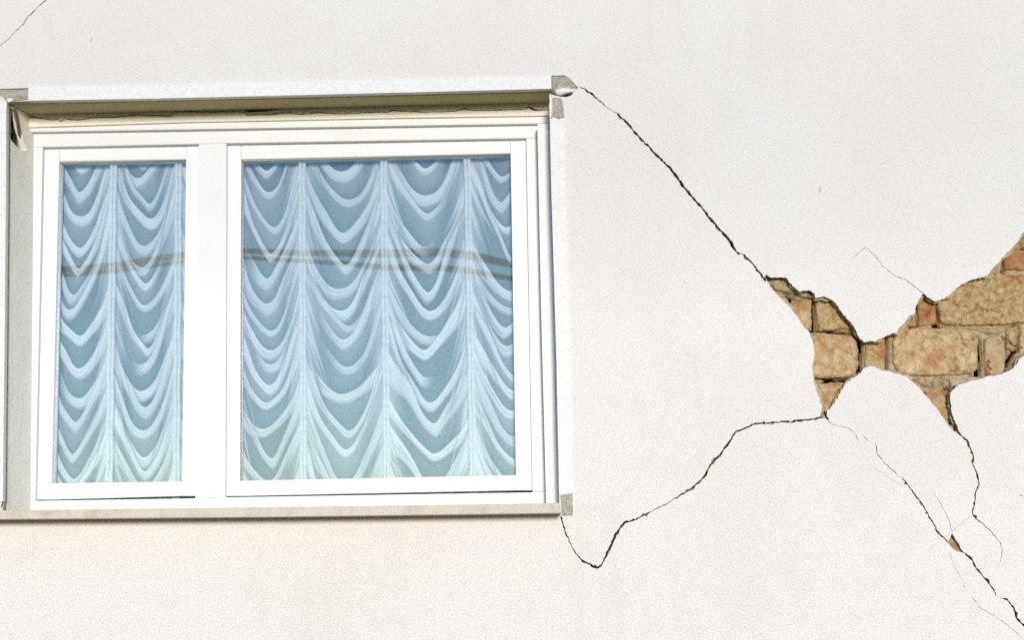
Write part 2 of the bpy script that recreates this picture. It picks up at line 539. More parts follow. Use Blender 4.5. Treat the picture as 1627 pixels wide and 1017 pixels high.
# cracks: polylines with width in photograph pixels
CRACKS = [
    [(919, 137, .8), (931, 142, 2.2), (948, 156, 2.0), (963.7, 169.6, 1.8), (976, 177.7, 1.0), (983, 182, 2.8), (1001, 200, 2.6), (1013, 215, 3.2),
     (1033, 235, 3.4), (1037, 240, 3.6), (1063, 265, 3.2), (1077, 283, 3.8), (1086, 297, 4.0), (1107, 321, 3.4), (1116, 331, 3.8),
     (1125, 344, 4.0), (1144, 365, 3.6), (1162, 385.5, 3.8), (1165, 393, 4.4), (1173, 402, 2.6), (1182, 405, 1.4), (1194, 417, 2.6), (1205, 431, 2.8), (1217, 447, 3.2)],
    [(1308, 664, 4.5), (1302, 664, 3.6), (1285, 667.5, 2.6), (1265, 668.5, 3.0), (1257, 671.5, 2.6), (1245, 670, 2.2), (1220, 672.5, 2.4), (1200, 673.5, 2.6), (1185, 680, 2.2),
     (1170, 685.5, 2.6), (1165, 692, 3.0), (1155, 708, 3.0), (1145, 722, 3.2), (1133, 735, 2.8), (1128, 740, 2.4), (1122, 754, 3.0), (1112, 765, 2.8), (1098, 777, 2.4),
     (1078, 789, 2.2), (1059.6, 801, 1.8), (1038.7, 810.7, 1.8), (1026, 818, 2.0), (1004, 828, 2.2), (992, 831.5, 2.6), (984.6, 840, 3.4), (977, 852.5, 3.8),
     (972, 865, 3.8), (964, 879.5, 3.6), (959, 892, 2.6), (956, 898, 2.6), (951, 902, 4.0), (943, 901.6, 4.6), (938, 897, 3.4), (925.5, 892, 3.0), (914.5, 879.5, 2.0), (908, 867, 1.8),
     (898.5, 847.5, 2.2), (896, 838, 2.2), (891, 820, 2.6)],
    [(1314, 668, 2.0), (1323, 675, 1.4), (1334, 677.5, .9), (1345.6, 680, 1.2), (1354, 684.6, 1.2), (1359.7, 691.6, 1.2), (1365, 702, .9)],
    [(1368.5, 689, .8), (1375, 696, 1.0), (1381.5, 703, .8)],
    [(1390.6, 705.6, 1.4), (1393, 712.7, 1.6), (1393, 721.5, 1.4), (1405, 735.5, 1.4), (1419, 748, 1.5), (1428, 757, 1.2), (1433.5, 759, 1.6), (1451, 783, 2.0), (1463, 798.7, 2.0),
     (1472, 812.8, 2.0), (1482.6, 832, 2.2), (1488, 842.6, 2.2), (1503.7, 859.5, 2.2), (1509, 864, 2.4)],
    [(1530, 878, 2.4), (1545.8, 891.8, 2.4), (1551, 904, 2.6), (1559.9, 912.8, 2.4), (1570.4, 927, 2.6), (1579, 937.4, 2.4), (1582.7, 948, 1.8)],
    [(1586, 949.5, .8), (1593, 951.5, 1.0), (1600, 953, 2.4), (1609, 964, 3.4), (1613.3, 974.3, 3.8), (1615.3, 983, 3.6), (1627, 993.6, 3.2), (1652, 1018, 3.0), (1690, 1062, 2.2)],
    [(1515, 670, 3.0), (1519, 682, 3.2), (1524.8, 690, 2.8), (1538.9, 704, 2.4), (1542.4, 714.5, 2.4), (1546.6, 725, 2.4), (1546, 739, 2.2), (1552, 751, 2.4), (1555.4, 770.7, 2.4),
     (1550, 783, 2.2), (1548.7, 797, 2.0), (1544.9, 814.6, 2.0), (1547.7, 821.6, 2.0), (1560, 831, 1.7), (1574, 844.5, 1.6), (1589.8, 863.8, 1.4), (1592.6, 876, 1.2), (1588, 899, .8)],
    [(1352, 417, .5), (1361.7, 404, .7), (1374.7, 392.5, .8), (1387.7, 404, .8), (1402.8, 423, 1.2), (1422, 438, 1.4), (1440, 445, 1.4), (1454.7, 457, 1.4), (1468, 467, 1.6)],
    [(1481, 781, .5), (1495, 800.5, .8), (1502, 814.6, .9), (1509, 830, 1.0), (1513, 849, 1.2)],
    [(1514, 845, .6), (1542, 820, .5)],
    [(1509, 878, .5), (1511, 888, .6), (1521, 909, .6), (1530, 925, .6), (1533.6, 937, .5)],
    [(1544, 948, .7), (1558, 967, .9), (1577.5, 978, .8), (1598.6, 992, .8), (1623, 1013, .7)],
    [(1384, 739, .4), (1416, 762, .6), (1433.6, 772, .5)],
    [(-45, 108, 1.2), (0, 71.6, 1.2), (13, 62, 1.2), (26, 47.6, 1.4), (36.5, 38.5, 1.6), (43.6, 27, 1.4), (57.8, 13, 1.6), (72, 0, 1.4), (96, -26, 1.4), (124, -66, 1.0)],
    [(143, 67, .8), (144.5, 63, 1.4), (146, 58, .7)],
    [(1302, 308, .9), (1303, 300, 1.3), (1303, 294, .7)],
    [(1618, 786, 1.0), (1622, 788, 1.6), (1626, 788, .8)],
    [(-10, 796, 1.5), (3, 797, 2.4), (4, 802, 2.4), (1, 810, 2.0)],
    [(1627, 563, 1.0), (1650, 560, 1.5), (1662, 556, 1.5)],
]


def crack_poly(c, rng):
    c = [(u, v, w if w > 1.9 else w * .66) for u, v, w in c]
    """thin ragged opening along a polyline"""
    pts = []
    for i in range(len(c) - 1):
        a, b = c[i], c[i + 1]
        L = math.hypot(b[0] - a[0], b[1] - a[1])
        k = max(1, int(L / 3.2))
        for j in range(k):
            t = j / k
            w = a[2] + (b[2] - a[2]) * t
            jj = .8 if j else .2
            pts.append((a[0] + (b[0] - a[0]) * t + rng.uniform(-jj, jj), a[1] + (b[1] - a[1]) * t + rng.uniform(-jj, jj),
                        w * rng.uniform(.5, 1.45)))
    pts.append(c[-1])
    lft, rgt = [], []
    for i, p in enumerate(pts):
        q0, q1 = pts[max(0, i - 1)], pts[min(len(pts) - 1, i + 1)]
        dx, dy = q1[0] - q0[0], q1[1] - q0[1]
        L = math.hypot(dx, dy) or 1
        nx, ny = -dy / L, dx / L
        end = .15 if i in (0, len(pts) - 1) else .5
        lft.append((p[0] + nx * p[2] * end, p[1] + ny * p[2] * end))
        rgt.append((p[0] - nx * p[2] * end, p[1] - ny * p[2] * end))
    return lft + rgt[::-1]


def ccw(poly):
    n = len(poly)
    a = sum(poly[i - 1][0] * poly[i][1] - poly[i][0] * poly[i - 1][1] for i in range(n))
    return list(poly) if a > 0 else list(poly)[::-1]


def crack_chips(c, rng):
    """small spalls along a crack: only the finish coat is lost there"""
    out = []
    for a, b in zip(c[:-1], c[1:]):
        if max(a[2], b[2]) < 2.0: continue
        L = math.hypot(b[0] - a[0], b[1] - a[1])
        tx, ty = (b[0] - a[0]) / L, (b[1] - a[1]) / L
        for k in range(max(1, int(L / 11))):
            if rng.random() < .45: continue
            t = rng.random()
            sd = rng.choice((-1, 1, 1))
            x, y = a[0] + (b[0] - a[0]) * t, a[1] + (b[1] - a[1]) * t
            ln, w = rng.uniform(2.5, 9), rng.uniform(1.4, 4.4)
            ps = [(-ln, -.2), (-ln * .4, w * rng.uniform(.5, 1)), (ln * rng.uniform(0, .3), w), (ln * .6, w * rng.uniform(.3, .8)), (ln, -.2), (0, -.8)]
            out.append([(x + tx * p - ty * q * sd, y + ty * p + tx * q * sd) for p, q in ps])
    return out


def cut_sheet(name, outer, holes, y0, y1, mats, parent):
    """flat coat of plaster with real openings cut through its thickness"""
    verts, faces = [], []
    for poly in [outer] + holes:
        poly = ccw(poly)
        i0 = len(verts)
        verts += [Vector(p) for p in poly]
        faces.append(list(range(i0, len(verts))))
    vs, es, fs, ov, oe, of = delaunay_2d_cdt(verts, [], faces, 1, 1e-6)
    keep = [f for f, o in zip(fs, of) if list(o) == [0]]
    bm = bmesh.new()
    bv = [bm.verts.new((v.x, y0, v.y)) for v in vs]
    for f in keep:
        try: bm.faces.new([bv[i] for i in f]).material_index = 0
        except ValueError: pass
    bnd = [e for e in bm.edges if len(e.link_faces) == 1]
    back = {}
    for e in bnd:
        for v in e.verts:
            if v not in back: back[v] = bm.verts.new((v.co.x, y1, v.co.z))
    for e in bnd:
        a, b = e.verts
        bm.faces.new((a, b, back[b], back[a])).material_index = 1
    bmesh.ops.delete(bm, geom=[v for v in bm.verts if not v.link_faces], context='VERTS')
    bmesh.ops.recalc_face_normals(bm, faces=bm.faces)
    # front faces must look at the street
    for f in bm.faces:
        if f.material_index == 0 and f.normal.y > 0: f.normal_flip()
    me = bpy.data.meshes.new(name)
    bm.to_mesh(me); bm.free()
    return link(name, me, mats, parent)


def xz(poly, y=0.0):
    return [(at(u, v, y).x, at(u, v, y).z) for u, v in poly]


def offset_in(poly, dmin, dmax, rng):
    """move an outline towards its inside by an uneven distance"""
    n = len(poly)
    area = sum(poly[i - 1][0] * poly[i][1] - poly[i][0] * poly[i - 1][1] for i in range(n))
    s = 1 if area > 0 else -1
    out = []
    for i in range(n):
        a, b = poly[i - 1], poly[(i + 1) % n]
        dx, dy = b[0] - a[0], b[1] - a[1]
        L = math.hypot(dx, dy) or 1
        d = rng.uniform(dmin, dmax)
        out.append((poly[i][0] - s * dy / L * d, poly[i][1] + s * dx / L * d))
    return out


rng = random.Random(11)
opening = [(xl_t, zl_t), (xr_t, zr_t), (xr_b, zr_b), (xl_b, zl_b)]
cracks_px = [crack_poly(c, rng) for c in CRACKS]
hole_px = roughen(roughen(HOLE, 7, 1.8, rng), 2.4, .9, rng)
outer = [(XA, 0.0), (XB, 0.0), (XB, ZT), (XA, ZT)]
PT = .014
cut_sheet('plaster_coat', outer,
          [opening, xz(hole_px), xz(roughen(CHIP, 4, .5, rng)), xz(roughen(CORNER_R, 5, .7, rng)), xz(CORNER_L)] + [xz(c) for c in cracks_px] + [xz(p) for c in CRACKS for p in crack_chips(c, rng)],
          0.0, PT, [M['stucco'], M['core']], wall)
# coarser base coat under the finish: shows as a ragged rim inside the openings
hole_in = roughen(offset_in(HOLE, -.8, 5.0, rng), 3.5, 1.3, rng)
cut_sheet('base_coat', [(XA + .002, 0.002), (XB - .002, 0.002), (XB - .002, ZT - .002), (XA + .002, ZT - .002)],
          [[(xl_t - .001, zl_t + .001), (xr_t + .001, zr_t + .001), (xr_b + .001, zr_b), (xl_b - .001, zl_b)],
           xz(hole_in, PT), xz(roughen(offset_in(CHIP, 0, 1.2, rng), 4, .5, rng), PT), xz(roughen(CORNER_R, 5, .7, rng), PT)] + [xz(crack_poly(c, rng), PT) for c in CRACKS if max(p[2] for p in c) > 1.5],
          PT + .0006, .037, [M['basecoat'], M['basecoat']], wall)

# bedding behind the bricks: flush in most joints, washed out deep in some
GAPS = [[(1294, 474), (1293.5, 500), (1295, 526)], [(1370, 540), (1369, 560), (1368, 585)], [(1409.5, 535), (1409.5, 592)], [(1456, 465), (1456, 520)], [(1489, 476), (1491, 500), (1493, 518)],
        [(1560, 540), (1560, 600)], [(1246, 470), (1262, 474)], [(1250, 474), (1258, 480)], [(1600, 540), (1600, 590)], [(1619.5, 518), (1619.5, 560), (1602, 580)], [(1510, 620), (1510, 650), (1514, 680)],
        [(1595, 405), (1594, 432)], [(1620, 398), (1660, 397)], [(1300, 603), (1350, 604)], [(1270, 527.5), (1330, 527), (1366, 532)], [(1510, 848), (1526, 874)], [(1300, 640), (1312, 664)]]
gaps = [(xz([p])[0], xz([q])[0]) for g_ in GAPS for p, q in zip(g_[:-1], g_[1:])]
bm = bmesh.new()
nx, nz = 190, 140
a0, a1 = at(1190, 700), at(1760, 310)
grid = []
for j in range(nz + 1):
    row = []
    for i in range(nx + 1):
        x = a0.x + (a1.x - a0.x) * i / nx
        z = a0.z + (a1.z - a0.z) * j / nz
        dgap = min(_segd((x, z), p_, q_) for p_, q_ in gaps)
        y = .041 + .034 * math.exp(-(dgap / .0074) ** 2) + .004 * noise.noise(Vector((x * 30, z * 30, 1))) + .002 * noise.noise(Vector((x * 90, z * 90, 3)))
        row.append(bm.verts.new((x, y, z)))
    grid.append(row)
for j in range(nz):
    for i in range(nx):
        bm.faces.new((grid[j][i], grid[j][i + 1], grid[j + 1][i + 1], grid[j + 1][i]))
bm.faces.ensure_lookup_table()
wash = []
for f in bm.faces:
    if min(v.co.y for v in f.verts) > .050: wash.append(f)
bmesh.ops.delete(bm, geom=wash, context='FACES')
from_bm('mortar_bed', bm, M['mortar'], wall)

BY = .031
BRICKS = [  # outline, depth, material, amp, tilt, grooves
    ([(1254, 494), (1259, 482), (1267, 476), (1280, 475), (1290.5, 476), (1289.5, 500), (1290, 525), (1270, 525), (1254, 520)], BY + .003, 'brick_tan', .0026, (0, .03), []),
    ([(1225, 466), (1236, 470), (1246, 478), (1252, 486), (1246, 494), (1228, 480)], BY + .001, 'brick_orange', .002, (0, 0), []),
    ([(1297, 476), (1330, 476), (1382, 478), (1384, 522), (1362, 526), (1345, 522), (1330, 523), (1301, 525.5), (1299, 510), (1297, 490)], BY + .001, 'brick_smear', .0045, (0, .03), []),
    ([(1270, 529), (1300, 528), (1322, 530), (1352, 532), (1362, 543), (1364.5, 560), (1364.5, 580), (1358, 594), (1345, 600), (1330, 599), (1310, 600), (1272, 600)], BY - .002, 'brick_tan', .0034, (0, .03), [[(1350, 550), (1354, 566)]]),
    ([(1375, 536), (1406, 532), (1407, 560), (1405.5, 602), (1375, 600), (1374.5, 565)], BY + .005, 'brick_smear', .0025, (0, 0), []),
    ([(1424, 525), (1450, 521), (1490, 522), (1530, 524), (1550, 529), (1554.5, 540), (1554, 585), (1546, 592), (1520, 595), (1470, 597), (1428, 595), (1419, 575), (1420, 540)], BY - .003, 'brick_tan', .0036, (0, 0),
     [[(1514, 520), (1524, 530), (1529, 540), (1530, 546), (1543, 556), (1541, 566), (1537, 572)], [(1478, 518), (1488, 528), (1496, 530)], [(1530, 592), (1550, 586), (1558, 578)]]),
    ([(1565, 538), (1574, 534), (1590, 535), (1596, 542), (1597.5, 580), (1594, 593), (1580, 599), (1567, 600), (1564.5, 570)], BY + .001, 'brick_red', .0026, (0, 0), []),
    ([(1622.5, 520), (1700, 515), (1702, 585), (1621, 588), (1620.5, 560)], BY + .004, 'brick_tan', .003, (0, 0), []),
    ([(1459, 462), (1486, 462), (1486.5, 480), (1487.5, 498), (1489, 515), (1475, 517), (1458.5, 519)], BY + .002, 'brick_orange', .0034, (0, .06), []),
    ([(1491, 480), (1500, 455), (1560, 428), (1594, 435), (1640, 438), (1680, 440), (1680, 510), (1640, 511), (1600, 514), (1550, 516), (1510, 516), (1497, 514), (1493, 500)], BY - .003, 'brick_smear', .0058, (0, .03), [[(1530, 500), (1560, 490), (1590, 497)], [(1600, 440), (1612, 434), (1630, 425)]]),
    ([(1594.5, 410), (1600, 396), (1680, 400), (1680, 430), (1640, 431), (1612, 428), (1596, 430)], BY + .003, 'brick_orange', .003, (.02, 0), []),
    ([(1624, 345), (1690, 345), (1690, 393), (1640, 392), (1623, 395)], BY + .006, 'brick_tan', .003, (0, 0), []),
    ([(1285, 610), (1310, 609), (1330, 607), (1352, 607), (1350, 655), (1320, 668), (1308, 655), (1300, 632)], BY + .003, 'brick_smear', .0038, (0, -.02), []),
    ([(1469, 621), (1490, 619), (1506.5, 621), (1507, 645), (1508, 668), (1506, 690), (1480, 690), (1464, 640)], BY + .004, 'brick_smear', .0038, (0, 0), []),
    ([(1685, 442), (1720, 440), (1765, 442), (1765, 510), (1720, 511), (1686, 510)], BY, 'brick_tan', .003, (0, 0), []),
    ([(1706, 517), (1765, 515), (1765, 580), (1708, 584)], BY + .003, 'brick_tan', .003, (0, 0), []),
    ([(1685, 402), (1730, 401), (1765, 402), (1765, 431), (1686, 430)], BY + .002, 'brick_smear', .003, (0, 0), []),
    ([(1695, 320), (1765, 320), (1765, 394), (1696, 393)], BY + .004, 'brick_orange', .003, (0, 0), []),
]
for i, (poly, y, m, amp, tilt, grv) in enumerate(BRICKS):
    rough_slab('brick', poly, y, .075, M[m], wall, amp=amp, edge=.0032, grid=.0052, seed=i + 1, tilt=tilt, step=4.5, jit=1.0, grooves=grv)
rough_slab('paint_splash', [(1567, 575), (1571, 571), (1575, 574), (1574, 582), (1577, 586), (1573, 591), (1576, 596), (1568, 597), (1566.5, 588)], BY - .0025, BY + .006, M['red_paint'], wall, amp=.0012, edge=.003, grid=.004, seed=77, step=3, jit=1.0)
MORTARS = [
    ([(1212, 430), (1250, 434), (1266, 450), (1272, 463), (1292, 460), (1296, 472), (1280, 473), (1268, 468), (1250, 464), (1235, 461), (1222, 452)], BY - .003, 'mortar', .005, (0, .05)),
    ([(1220, 455), (1232, 464), (1246, 468), (1254, 480), (1250, 492), (1232, 478), (1218, 464)], BY + .010, 'mortar', .003, (0, 0)),
    ([(1258, 478), (1264, 474), (1262, 484), (1256, 488)], BY + .004, 'mortar', .002, (0, 0)),
    ([(1290, 603), (1303, 603), (1310, 606), (1300, 612), (1290, 612)], BY + .006, 'mortar', .002, (0, 0)),
    ([(1411, 548), (1417, 552), (1423, 566), (1419, 578), (1422, 590), (1414, 596), (1411, 580)], BY + .007, 'mortar', .003, (0, 0)),
    ([(1410, 530), (1416, 528), (1418, 540), (1413, 546)], BY + .010, 'mortar', .002, (0, 0)),
    ([(1428, 514), (1440, 500), (1455, 492), (1455.5, 518), (1440, 518), (1430, 522)], BY + .005, 'mortar', .003, (0, .03)),
    ([(1493, 517), (1520, 519), (1560, 521), (1600, 518), (1602, 524), (1590, 531), (1570, 531), (1557, 526), (1530, 521), (1496, 520)], BY + .003, 'mortar', .002, (0, 0)),
    ([(1600, 522), (1617, 518), (1618.5, 530), (1617, 548), (1611, 549), (1604, 540), (1599, 536)], BY, 'brick_smear', .002, (0, 0)),
    ([(1600, 543), (1611, 550), (1618, 552), (1612, 558), (1601, 556)], BY + .006, 'mortar', .002, (0, 0)),
    ([(1575, 420), (1584, 408), (1592, 406), (1592, 428), (1588, 436), (1570, 441)], BY + .006, 'mortar', .003, (0, 0)),
    ([(1606, 392), (1618, 376), (1622, 380), (1620, 397), (1608, 398)], BY + .004, 'mortar', .003, (0, 0)),
    ([(1452, 603), (1466, 600), (1478, 602), (1480, 611), (1470, 615), (1462, 612)], BY + .005, 'mortar', .003, (0, 0)),
    ([(1482, 601), (1490, 599), (1497, 606), (1496, 616), (1484, 616), (1480, 610)], BY + .003, 'mortar', .003, (0, 0)),
    ([(1498, 603), (1509, 604), (1510, 616), (1500, 618), (1497, 610)], BY + .005, 'mortar', .003, (0, 0)),
    ([(1495, 600), (1530, 601), (1560, 597), (1563, 600), (1545, 607), (1525, 614), (1511, 616), (1508, 604)], BY - .001, 'core', .002, (0, .05)),
    ([(1602, 590), (1606, 575), (1616, 560), (1640, 556), (1640, 580), (1612, 598)], BY + .002, 'mortar', .003, (0, 0)),
    ([(1306, 640), (1316, 650), (1314, 664), (1320, 670), (1304, 670), (1302, 650)], BY + .004, 'mortar', .003, (0, 0)),
    ([(1500, 842), (1516, 842), (1536, 884), (1518, 884), (1502, 868)], .016, 'mortar', .002, (0, .1)),
]
FLAKES = [[(1392, 541), (1400, 536), (1403, 541), (1397, 545)], [(1310, 470), (1320, 473), (1316, 479), (1306, 476)], [(1432, 596), (1442, 593), (1452, 602), (1448, 608)],
          [(1518, 612), (1532, 606), (1545, 603), (1538, 612), (1524, 616)], [(1505, 672), (1513, 676), (1517, 688), (1508, 682)], [(1286, 530), (1294, 533), (1295, 544), (1290, 543)],
          [(1560, 598), (1580, 596), (1590, 594), (1576, 603)], [(1404, 588), (1416, 588), (1424, 593), (1412, 595)], [(1292, 466), (1300, 470), (1302, 476), (1294, 475)]]
for i, poly in enumerate(FLAKES):
    rough_slab('plaster_flake', poly, .010, .03, M['core'], wall, amp=.0025, edge=.003, grid=.0045, seed=i + 90, tilt=(rng.uniform(-.2, .2), rng.uniform(-.2, .2)), step=2.5, jit=.9)
for i, (poly, y, m, amp, tilt) in enumerate(MORTARS):
    rough_slab('mortar_chunk', poly, y, .075, M[m], wall, amp=amp, edge=.005, grid=.0045, seed=i + 41, tilt=tilt, step=5, jit=.9)

# soffit and jamb linings of the window recess
YB = .215
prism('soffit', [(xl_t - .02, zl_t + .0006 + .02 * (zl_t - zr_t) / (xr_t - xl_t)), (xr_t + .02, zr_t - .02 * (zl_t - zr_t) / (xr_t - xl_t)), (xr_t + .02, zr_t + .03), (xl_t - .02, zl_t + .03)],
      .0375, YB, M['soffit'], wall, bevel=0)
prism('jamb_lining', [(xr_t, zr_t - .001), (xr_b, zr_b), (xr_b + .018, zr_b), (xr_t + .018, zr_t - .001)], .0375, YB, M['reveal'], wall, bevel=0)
# left lining: broken through at its top, the cavity behind shows black
def on_left(u, v):
    p0, p1 = Vector((xl_t, 0, zl_t)), Vector((xl_b, 0, zl_b))
    nrm = Vector((0, 1, 0)).cross(p1 - p0).normalized()
    d = ray(u, v)
    return CAM + d * ((p0 - CAM).dot(nrm) / d.dot(nrm))
brk = [on_left(u, v) for u, v in [(15, 168), (22, 176), (26, 204), (33, 239), (26, 238), (18, 223), (14.5, 203), (13, 180)]]
L2 = lambda p: (p.y, p.z)
o_l = [(.0375, zl_t - .001), (YB, zl_t - .001), (YB, zl_b), (.0375, zl_b)]
vs_, es_, fs_, ov_, oe_, of_ = delaunay_2d_cdt([Vector(p) for p in ccw(o_l) + ccw([L2(p) for p in brk]) + [(.040, zl_t - .002), (.040, zl_b + .001)]], [(4 + len(brk), 5 + len(brk))], [[0, 1, 2, 3], list(range(4, 4 + len(brk)))], 1, 1e-6)
splay = lambda y: max(0.0, y - .040) * .2
bm = bmesh.new()
lx = lambda z: xl_t + (xl_b - xl_t) * (z - zl_t) / (zl_b - zl_t)
bv = [bm.verts.new((lx(v.y) + splay(v.x), v.x, v.y)) for v in vs_]
for f, o in zip(fs_, of_):
    if list(o) == [0]: bm.faces.new([bv[i] for i in f])
ex = bmesh.ops.extrude_face_region(bm, geom=list(bm.faces))
for v in ex['geom']:
    if isinstance(v, bmesh.types.BMVert): v.co.x -= .014
from_bm('jamb_lining', bm, M['reveal'], wall)
# torn sliver of lath hanging in the break
bm = bmesh.new()
p = [on_left(u, v) for u, v in [(17, 172), (19.5, 172), (23, 188), (28, 212), (26.5, 216), (21, 196)]]
f0 = bm.faces.new([bm.verts.new((q.x + .004 + .003 * (i % 2), q.y, q.z)) for i, q in enumerate(p)])
ex = bmesh.ops.extrude_face_region(bm, geom=[f0])
for v in ex['geom']:
    if isinstance(v, bmesh.types.BMVert): v.co.x += .004
from_bm('torn_lath', bm, M['wood'], wall)

# raised plaster casing round the opening, its corners knocked off
CY = -.007
def ragged(px, seed, step=14, jit=.5):
    return roughen(px, step, jit, random.Random(seed))
tp = [(45.5, 139), (250, 135), (460, 130.5), (660, 126), (874.5, 121)]
bt = [(876.5, 140.5), (660, 146), (460, 151), (250, 156), (45, 159.5)]
prism('casing', xz(tp + bt, CY), CY, PT, M['casing'], wall, bevel=.001)
prism('casing', xz([(873.5, 189), (880, 186), (888, 190), (896.5, 187), (897.5, 300), (901, 430), (905, 570), (910.5, 783), (899, 785), (888.3, 787), (884, 570), (880, 430), (876, 300)], CY), CY, PT, M['casing'], wall, bevel=.001)
prism('casing', xz([(-16, 168), (0, 162), (10, 166), (9.5, 300), (7, 560), (4.5, 797), (-8, 799), (-22, 796), (-18, 500)], CY), CY, PT, M['casing'], wall, bevel=.001)
# bare mortar where the casing broke away
rough_slab('mortar_patch', [(875.5, 112), (902, 112), (930, 142), (912, 147), (896, 147.5), (884, 146), (877, 143)], .006, .05, M['grey_mortar'], wall, amp=.004, edge=.002, grid=.008, seed=80, tilt=(0, -.12))
rough_slab('plaster_flake', [(883, 141), (892, 138.5), (904, 139.5), (916, 141.5), (910, 145), (900, 147), (890, 150), (882.5, 147)], -.003, .012, M['casing'], wall, amp=.003, edge=.004, grid=.006, seed=81, step=4)
rough_slab('mortar_patch', [(877.5, 154), (894, 153), (896, 170), (896, 186.5), (888, 189), (880, 185.5), (876, 186), (876.5, 170)], -.0025, .01, M['grey_mortar'], wall, amp=.0012, edge=.002, grid=.008, seed=82)
rough_slab('plaster_flake', [(872.5, 150), (876, 147), (878, 162), (877, 178), (874.5, 190), (873, 176)], -.004, .01, M['casing'], wall, amp=.001, edge=.002, grid=.006, seed=83, step=5)
rough_slab('mortar_patch', [(890.5, 788), (909.5, 784.5), (910, 800), (909.5, 819.5), (893, 820), (892, 805)], -.004, .01, M['grey_mortar'], wall, amp=.0015, edge=.003, grid=.008, seed=84)
rough_slab('mortar_patch', [(-40, 132), (52, 132), (52, 157.5), (13, 160), (-40, 163)], .006, .05, M['grey_mortar'], wall, amp=.002, edge=.003, grid=.009, seed=85, tilt=(0, -.08))
rough_slab('plaster_flake', [(9, 156), (19, 155.5), (20, 159.5), (12, 162)], .002, .01, M['casing'], wall, amp=.002, edge=.002, grid=.006, seed=86, step=4)

# ------------------------------------------------------------------ the window
win = empty('window')
tag(win, 'white two-sash window with unequal panes set deep in the cracked wall', 'window')
# render seal under the soffit, cracked along its length
JAG = [(12, 197), (25, 193), (32, 195), (42, 191), (44.5, 185), (66, 189), (69, 187), (72, 190), (89, 191), (91, 189), (97, 194), (103, 189), (124, 191), (136, 190),
       (144.6, 187.5), (186, 186.6), (210.7, 183), (248, 184), (266.5, 185), (271, 186), (277, 178.5), (300, 178), (345, 178.5), (389, 178), (391, 184), (407, 183), (422, 183),
       (461, 179), (471, 182), (488, 182), (502, 179), (537.5, 181), (564, 180.5), (589, 179), (615, 179), (624.6, 175.5), (637, 177), (676, 178.5),
       (723, 177), (737.7, 173.6), (757, 176), (797, 175), (833.6, 174), (840, 171), (848, 176), (870, 175), (884, 174.5)]
rg = random.Random(5)
J2 = []
for i in range(len(JAG) - 1):
    a, b = JAG[i], JAG[i + 1]
    k = max(1, int((b[0] - a[0]) / 7))
    for j in range(k):
        t = j / k
        J2.append((a[0] + (b[0] - a[0]) * t, a[1] + (b[1] - a[1]) * t + (rg.uniform(-.6, .6) if j else 0)))
J2.append(JAG[-1])
prism('render_seal', xz(J2 + [(884, 183), (600, 187.5), (300, 193.5), (12, 203)], .1335), .1335, .141, M['cream'], win, bevel=.0006, seg=1)
up = []
for u, v in J2[::-1]:
    g_ = 1.7 if u < 280 else (1.6 if u > 388 else 1.8)
    if 835 < u < 850: g_ = 3.2
    up.append((u, v - g_ * rg.uniform(.7, 1.25)))
top = [(12, 150), (385, 150), (389, 176.6), (398, 178.5), (420, 177), (436, 175), (452, 172), (460, 150), (884, 150)]
prism('render_seal', xz(top + up, .136), .136, .15, M['cream'], win, bevel=.0005, seg=1)
quad('crack_shade_sheet', [(14, 150), (884, 150), (884, 186), (600, 190), (300, 196), (14, 206)], .158, .2, M['void'], win, 0)  # dark sheet added so the seal cracks look deep in shade

YBK = .205
TW1, TW2 = (.001, -.0023), (-.0016, .0064)     # how far each pane leans along its width
fr = M['frame']
# outer frame: head and two jambs
quad('frame_head', [(14, 198), (300, 189), (600, 183), (884, 178.5), (884, 195), (853, 195.6), (47, 209), (14, 209.6)], Y0, YBK, fr, win)
quad('frame_jamb', [(20, 209.4), (46, 209.2), (40, 500), (33, 822), (5, 822)], Y0, YBK, fr, win)
quad('frame_jamb', [(853.5, 196), (886, 195.4), (902, 812), (868, 812), (860, 500)], Y0 - .045, YBK, fr, win)
# rebate level: head, jambs, mullion, bottom rail
quad('rebate_head', [(36, 203), (860, 190), (860, 218), (836, 218.8), (360, 227), (316, 228), (68, 233), (36, 233.6)], Y1, YBK, fr, win)
quad('rebate_jamb', [(36, 233.4), (68, 233.2), (62, 510), (56, 796), (22, 797), (30, 510)], Y1, YBK, fr, win)
quad('rebate_jamb', [(836, 219), (862, 218.4), (872, 780), (846, 782.5), (841, 500)], Y1, YBK, fr, win)
quad('mullion', [(316, 228.2), (360, 227.2), (359, 510), (358, 790.5), (310, 792), (313, 510)], Y1, YBK, fr, win)
quad('bottom_rail', [(22, 797.2), (56, 796.3), (310, 792.2), (358, 790.7), (846, 782.8), (874, 780.2), (876, 822), (16, 832)], Y1 - .001, YBK, fr, win)


